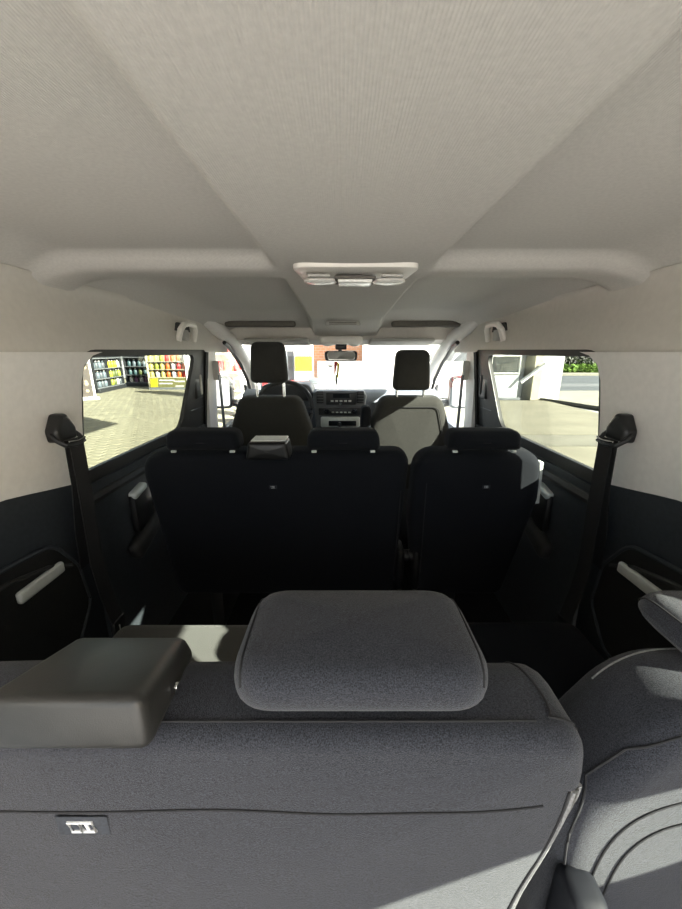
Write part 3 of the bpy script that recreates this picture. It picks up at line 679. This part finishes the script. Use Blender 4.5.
def shelf(p0, p1, label, bays):
    p0, p1 = Vector(p0), Vector(p1); d = (p1 - p0); Ln = d.length; d.normalize(); a = math.atan2(d.y, d.x)
    T = thing('shelf_unit', label, 'shelf', loc=(p0.x, p0.y, GZ), rot=(0, 0, a))
    obj('back_panel', bx((Ln / 2, .30, 1.1), (Ln, .03, 2.2)), 'shelf_dark', T)
    obj('plinth', bx((Ln / 2, .05, .10), (Ln, .46, .20), .01, 1), 'shelf_dark', T)
    for z in BOARDS + (.95,):
        bd = obj('shelf_board', bx((Ln / 2, .10, z - GZ - .02), (Ln, .36, .03), .004, 1), 'shelf_dark', T)
        obj('shelf_lip', bx((Ln / 2, -.085, z - GZ - .02), (Ln, .012, .045), .003, 1), 'shelf_lip', bd)
    x = 0
    for bi, (wd, name, cols) in enumerate(bays):
        obj('upright', bx((x + .02, .1, 1.1), (.04, .38, 2.2)), 'shelf_dark', T)
        for t in range(3):
            seq, txt = cols[t]; nb = len(seq)
            for k, mc in enumerate(seq):
                lx = x + .08 + (wd - .10) * (k + .5) / nb; q = p0 + d * lx + Vector((-math.sin(a), math.cos(a))) * .06
                cap = 'white_plastic' if (k + t) % 3 else 'steel_blue'
                lab = '%s bottle, %s from left on the %s tier of the %s' % (txt[mc], ORD[k], TIER[t], name)
                bottle('bottle', mc, cap, (q.x, q.y, BOARDS[t]), lab, 'shop bottles, %s tier, %s' % (TIER[t], name))
        x += wd
    obj('upright', bx((Ln - .02, .1, 1.1), (.04, .38, 2.2)), 'shelf_dark', T)
Wd = 'white_plastic'
A0, A1 = (-10.62, 15.75), (-11.0, 18.45)
LA = math.hypot(A1[0] - A0[0], A1[1] - A0[1])
shelf(A0, A1, 'dark shop shelf holding grey and yellow bottles beside the paved forecourt', [
    (LA * .46, 'grey bottle bay', [(['steel_blue', 'grey_bottle', 'steel_blue', 'grey_bottle'], {'steel_blue': 'blue grey', 'grey_bottle': 'dark grey'}), (['grey_bottle', 'steel_blue', 'grey_bottle', 'steel_blue'], {'steel_blue': 'blue grey', 'grey_bottle': 'dark grey'}), (['grey_bottle', 'steel_blue', 'grey_bottle', 'steel_blue'], {'steel_blue': 'blue grey', 'grey_bottle': 'dark grey'})]),
    (LA * .54, 'yellow bottle bay', [(['yellow', 'yellow', 'yellow', 'yellow', Wd], {'yellow': 'bright yellow', Wd: 'white'}), (['lime', 'lime', 'olive', 'olive', 'lime'], {'lime': 'lime green', 'olive': 'dark olive'}), (['olive', 'lime', 'olive', Wd, 'grey_bottle'], {'lime': 'lime green', 'olive': 'dark olive', Wd: 'white', 'grey_bottle': 'dark grey'})])])
shelf((-11.22, 19.25), (-9.65, 18.95), 'dark shop shelf with teal and purple bottles behind the pallet display', [
    (1.57, 'teal bottle bay', [(['teal', 'steel_blue', 'teal', 'steel_blue', 'teal'], {'teal': 'teal', 'steel_blue': 'blue grey'}), (['teal', 'teal', 'olive', 'teal', 'teal'], {'teal': 'teal', 'olive': 'dark olive'}), ([Wd, 'purple', Wd, 'purple', 'purple'], {'purple': 'purple', Wd: 'white'})])])
# pallet display of jugs
T = thing('pallet_display', 'display stand of yellow and orange jugs with an olive sign board', 'display stand', loc=(-8.25, 17.45, GZ))
obj('base', bx((0, .3, .06), (1.85, .7, .12), .01, 1), 'shelf_lip', T)
for k in range(3): obj('shelf_board', bx((0, .28, .58 + .37 * k), (1.80, .5, .03), .004, 1), 'cream', T)
for sx in (-1, 1): obj('side_panel', bx((sx * .91, .3, .85), (.03, .6, 1.7)), 'cream' if sx < 0 else 'white_paint', T)
obj('back_panel', bx((0, .58, .85), (1.8, .03, 1.7)), 'cream', T)
sg = obj('sign_board', bx((0, -.02, .33), (1.80, .04, .46), .006, 1), 'sign_olive', T, rot=(math.radians(-8), 0, 0))
obj('price_card', bx((-.66, -.046, .33), (.34, .012, .40), .003, 1), 'yellow', sg)
for z, wd, x in ((.45, .72, -.05), (.30, .62, -.10), (.18, .40, .55), (.40, .5, .55)): obj('text_bar', bx((x, -.046, z), (wd, .010, .06), .002, 1), 'white_plastic', sg)
for t in range(3):
    rowc = [['pale_yellow', 'pale_yellow', 'lime', 'red', 'orange', 'orange', Wd], ['pale_yellow', 'lime', 'pale_yellow', 'orange', Wd, 'red', 'orange'], ['pale_yellow', Wd, 'pale_yellow', 'orange', Wd, 'orange', 'red']][2 - t]
    nm = {'pale_yellow': 'pale yellow', 'lime': 'lime', 'red': 'red', 'orange': 'orange', Wd: 'white'}
    for k, mc in enumerate(rowc):
        bottle('jug', mc, 'white_plastic' if mc != Wd else 'red', (-8.25 - .78 + .26 * k, 17.45 + .18, GZ + .596 + .37 * t), '%s jug, %s from left in the %s row of the pallet display' % (nm[mc], ORD[k], TIER[2 - t]), 'jugs, %s row of the pallet display' % TIER[2 - t])
bn = thing('white_banner', 'tall white banner panel right of the jug display', 'banner', loc=(-7.05, 17.6, GZ))
obj('panel', bx((0, 0, .95), (.42, .04, 1.85), .006, 1), 'white_paint', bn); obj('foot', bx((0, 0, .02), (.46, .35, .04), .006, 1), 'shelf_lip', bn)
# sandwich board
T = thing('sandwich_board', 'white framed pavement sign with dark poster at the window edge', 'sign', loc=(-9.75, 13.65, GZ), rot=(0, 0, math.radians(35)))
fr = B()
for x in (-.40, .40): box(fr, (x, 0, .85), (.07, .05, 1.65), .008, 1)
for z in (.07, 1.65): box(fr, (0, 0, z), (.87, .05, .07), .008, 1)
obj('frame', fr, 'white_paint', T, rot=(math.radians(-8), 0, 0))
ps = obj('poster', bx((0, -.005, .86), (.74, .02, 1.52)), 'poster', T, rot=(math.radians(-8), 0, 0))
for k in range(14): obj('poster_spot', cyl(B(), (random.uniform(-.28, .28), -.018, .25 + 1.2 * k / 14), random.uniform(.04, .075), .006, 'y', 10), 'poster_spot' if k % 3 else 'yellow', ps)
obj('foot', bx((.06, .1, .03), (.95, .75, .06), .01, 1), 'white_paint', T)
obj('rear_leg', bx((0, .42, .8), (.80, .04, 1.6), .006, 1), 'shelf_lip', T, rot=(math.radians(10), 0, 0))

# right side: house with door, wall and column
T = thing('white_building', 'white house with panelled door, blue grey recess and bright white gable wall', 'building', loc=(0, 0, GZ))
obj('wall', bx((7.86, 14.95, 2.0), (.80, 2.4, 4.0)), 'white_wall', T, label='bright white gable wall')
obj('wall', bx((7.02, 14.5, 2.0), (.40, .3, 4.0)), 'wall_bluegrey', T, label='blue grey recessed wall')
obj('corner_strip', bx((7.30, 14.1, 2.0), (.30, .9, 4.0)), 'cream', T)
obj('door_post', bx((6.82, 14.0, 2.0), (.14, .24, 4.0), .01, 1), 'shelf_lip', T)
dr = obj('door', bx((6.12, 13.95, 1.5), (1.24, .12, 3.0), .01, 1), 'door_white', T)
pn = obj('door_window', bx((6.16, 13.88, 1.29), (.98, .05, .60), .01, 1), 'pane_dark', T)
obj('window_frame', tube(B(), [(5.64, 13.87, .97), (6.68, 13.87, .97), (6.68, 13.87, 1.61), (5.64, 13.87, 1.61)], .045, 4, closed=True), 'white_paint', T)
obj('door_sill', bx((6.12, 13.8, .04), (1.3, .3, .08), .01, 1), 'shelf_lip', T)
obj('streak_bar', tube(B(), [(6.74, 13.72, .66), (7.46, 13.52, 1.34)], .065, 4), 'white_paint', T, label='white bar in place of a diagonal light streak')  # solid bar added where a streak of light crosses the recess
obj('wall', bx((2.98, 15.2, 2.0), (4.2, .3, 4.0)), 'white_wall', T)
# ground bands on the right
def strip_ground(name, label, pts, matn, z0, z1, cat):
    b = B(); A = [b.verts.new((x, y, z0)) for x, y in pts]; C = [b.verts.new((x, y, z1)) for x, y in pts]; N = len(pts)
    for k in range(N): b.faces.new((A[k], A[(k + 1) % N], C[(k + 1) % N], C[k]))
    b.faces.new(list(reversed(A))); b.faces.new(C)
    return tag(obj(name, b, matn), label, cat, kind='structure')
kc = [(7.6, 13.75), (7.9, 12.9), (8.15, 11.9), (8.5, 10.9), (9.2, 10.1), (10.5, 9.3), (14, 8.4)]
b = B(); tube(b, [(x, y, GZ + .0) for x, y in kc], .085, 6); tag(obj('kerb', b, 'kerb'), 'dark curved kerb edging the concrete yard', 'kerb', kind='structure')
strip_ground('ground_pavement', 'light pavement strip between the kerb and the road', kc + [(60, 8.4), (60, 17.0), (8.9, 17.0)], 'pavement', GZ - .06, GZ + .01, 'pavement')
strip_ground('ground_shade_band', 'grey band painted for shade behind the curved kerb', [(8.6, 11.8), (9.2, 10.9), (14, 9.6), (14.5, 10.6), (9.4, 12.3)], 'asphalt_pale', GZ - .05, GZ + .016, 'patch')  # grey strip stands in for a shadow band on the pavement
strip_ground('ground_road', 'grey asphalt road beyond the white house', [(-5, 17.0), (70, 17.0), (70, 26), (-5, 29)], 'asphalt', GZ - .06, GZ + .012, 'road')
strip_ground('ground_road_band', 'paler worn lane on the asphalt road', [(-5, 19.3), (70, 19.0), (70, 20.2), (-5, 21.0)], 'asphalt_pale', GZ - .05, GZ + .017, 'road')
strip_ground('ground_sidewalk', 'white far pavement on the other side of the road', [(-5, 29), (70, 26), (70, 28.3), (-5, 32)], 'pavement', GZ - .05, GZ + .12, 'pavement')
# yard slabs: joints cut across the concrete right of the van
YS = thing('ground_slabs', 'concrete yard slabs with straight joints right of the van', 'paving', kind='structure')
for j, (y0, y1) in enumerate(((3.2, 6.72), (6.76, 7.75), (7.79, 13.6))):
    xs_ = [2.2, 14.2] if j < 2 else [2.2, 7.7]
    for x0, x1 in zip(xs_, xs_[1:]):
        obj('concrete_slab', bx(((x0 + x1) / 2, (y0 + y1) / 2, GZ - .03), (x1 - x0 - .03, y1 - y0 - .015, .06), .004, 1), 'concrete_b' if j == 1 else 'concrete', YS)
# grass verge and hedge beyond the road
def leaf_mass(name, label, x0, x1, y, zb, zt, matn, n, sz, depth, cat):
    vs, fs = [], []
    for i in range(n):
        x = random.uniform(x0, x1); t = random.random(); z = zb + (zt - zb) * t; yy = y + random.uniform(-depth, depth) * .5 - .015 * (x - x0) * 1.3
        a = random.uniform(0, 2 * PI); e = random.uniform(-1, 1); l_ = sz * random.uniform(.5, 1.3)
        dx, dy, dz = math.cos(a) * l_, math.sin(a) * l_, e * l_; k = len(vs)
        vs += [(x - dx, yy - dy, z - dz), (x + dy * .5, yy - dx * .5, z + .1 * l_), (x + dx, yy + dy, z + dz), (x - dy * .5, yy + dx * .5, z - .1 * l_)]; fs.append((k, k + 1, k + 2, k + 3))
    me = bpy.data.meshes.new(name); me.from_pydata(vs, [], fs); o = obj(name, me, matn); tag(o, label, cat, kind='stuff'); return o
strip_ground('ground_verge', 'bright green grass bank beyond the road', [(10, 31.5), (70, 28.2), (70, 36), (10, 36)], 'grass', GZ - .05, GZ + .25, 'verge')
leaf_mass('verge_grass', 'bright green long grass along the far roadside', 12, 42, 31.0, GZ + .2, GZ + .75, 'grass', 5000, .16, 1.6, 'grass')
leaf_mass('hedge', 'dark green hedge foliage behind the grass verge', 12, 46, 34.4, GZ + .3, 2.3, 'hedge', 12000, .22, 1.6, 'hedge')
leaf_mass('shrub_blossom', 'pale grey twiggy shrub foliage above the far hedge', 12, 46, 32.6, .3, 2.2, 'hedge_pale', 3500, .15, .7, 'shrub')
# ahead of the windscreen
T = thing('forecourt_wall', 'bright white shop wall ahead of the windscreen', 'wall', kind='structure', loc=(0, 0, GZ))
obj('wall_panel', bx((3.2, 14.5, .70), (8.2, .3, 1.40)), 'white_wall', T)
obj('brick_band', bx((-.60, 17.0, 1.6), (3.1, .3, 3.2)), 'brick', T)
obj('wall_panel', bx((4.97, 17.0, 2.2), (8.0, .3, 4.4)), 'white_wall', T)
obj('wall_panel', bx((-3.6, 19.8, 2.4), (5.2, .3, 4.8)), 'white_wall', T)
T = thing('poster_board', 'white poster board with yellow panel seen through the windscreen', 'board', loc=(-.90, 9.0, GZ))
obj('panel', bx((0, 0, .98), (.46, .04, 1.95), .006, 1), 'white_paint', T); obj('yellow_panel', bx((0, -.028, 1.48), (.42, .02, .36), .004, 1), 'yellow', T); obj('foot', bx((0, 0, .03), (.5, .4, .06), .01, 1), 'bin_grey', T)
obj('round_mark', tube(B(), [(.08 + .06 * math.cos(t), -.03, 1.78 + .05 * math.sin(t)) for t in [2 * PI * i / 16 for i in range(16)]], .010, 6, closed=True), 'bin_grey', T)
T = thing('grey_cabinet', 'blue grey metal cabinet left of the poster board', 'cabinet', loc=(-1.32, 9.3, GZ))
obj('body', bx((0, 0, .88), (.34, .4, 1.76), .01, 1), 'wall_bluegrey', T); obj('door', bx((0, -.21, .9), (.28, .02, 1.5), .006, 1), 'bin_grey', T)
for k in range(4):
    T = thing('red_crate', ('red drinks crate, %s of the row under the poster board' % ('leftmost', 'second from left', 'third from left', 'rightmost')[k]), 'crate', loc=(-1.66 + .27 * k, 8.4, GZ), group='red crates ahead of the windscreen')
    obj('body', bx((0, 0, .56), (.25, .25, 1.12), .012, 1), 'red', T)
    for q in range(3): obj('label_panel', bx((0, -.128, .25 + .33 * q), (.16, .008, .07), .002, 1), 'white_plastic', T)
T = thing('chrome_canister', 'small steel canister between red crates and grey bin', 'canister', loc=(-.80, 8.2, GZ))
obj('body', lathe(B(), [(.05, 0), (.055, .02), (.055, .98), (.045, 1.02)], 14), 'silver', T); obj('cap', lathe(B(), [(.03, 1.02), (.03, 1.1), (.01, 1.11)], 12), 'bin_grey', T)
T = thing('wheelie_bin', 'grey plastic bin seen through the windscreen', 'bin', loc=(-.60, 8.3, GZ))
obj('body', bx((0, 0, .56), (.21, .3, 1.08), .02, 2), 'bin_grey', T); obj('lid', bx((0, 0, 1.14), (.24, .34, .08), .02, 2), 'bin_grey', T); obj('rim', bx((0, 0, 1.09), (.23, .33, .03), .008, 1), 'shelf_lip', T)
K, RX, RY = 1.4, -4.35, 13.8
T = thing('promotion_rack', 'white rack of red and pink packets outside the driver window', 'rack', loc=(RX, RY, GZ))
obj('frame', bx((0, .2 * K, 1.0 * K), (1.0 * K, .05, 2.0 * K), .01, 1), 'white_paint', T)
for t in range(4): obj('shelf_board', bx((0, .05 * K, (.25 + .48 * t) * K), (1.0 * K, .3 * K, .03), .004, 1), 'white_paint', T)
for t in range(4):
    for k in range(4):
        c = (k + t) % 4 if t < 3 else 3 - k
        pc = obj('packet', bx((0, 0, .14 * K), (.17 * K, .12 * K, .28 * K), .02, 1), ('red', 'white_plastic', 'red', 'pale_yellow')[c], loc=(RX + (-.34 + .225 * k) * K, RY + .02, GZ + (.25 + .48 * t) * K + .016))
        tag(pc, '%s packet, %s from left on the %s board of the promotion rack' % (('red', 'white', 'red', 'pale yellow')[c], ORD[k], ('lowest', 'second lowest', 'third lowest', 'top')[t]), 'packet', 'packets on the promotion rack')
# added canopy above the van, out of view, shaped so its corner shades the paving
CN = thing('shadow_canopy', 'unseen canopy slab on a post, added to cast the wedge shadow', 'canopy', kind='structure', loc=(0, 0, GZ))
b = B(); pts = [(1.66, 4.55), (-5.6, 9.2), (-11.0, 6.0), (-11.0, -6.0), (1.66, -6.0)]
A = [b.verts.new((x, y, 4.5)) for x, y in pts]; C = [b.verts.new((x, y, 4.8)) for x, y in pts]
for k in range(5): b.faces.new((A[k], A[(k + 1) % 5], C[(k + 1) % 5], C[k]))
b.faces.new(list(reversed(A))); b.faces.new(C)
obj('shadow_slab', b, 'white_paint', CN); obj('post', bx((-8.5, -3.0, 2.25), (.3, .3, 4.5), .02, 1), 'bin_grey', CN)
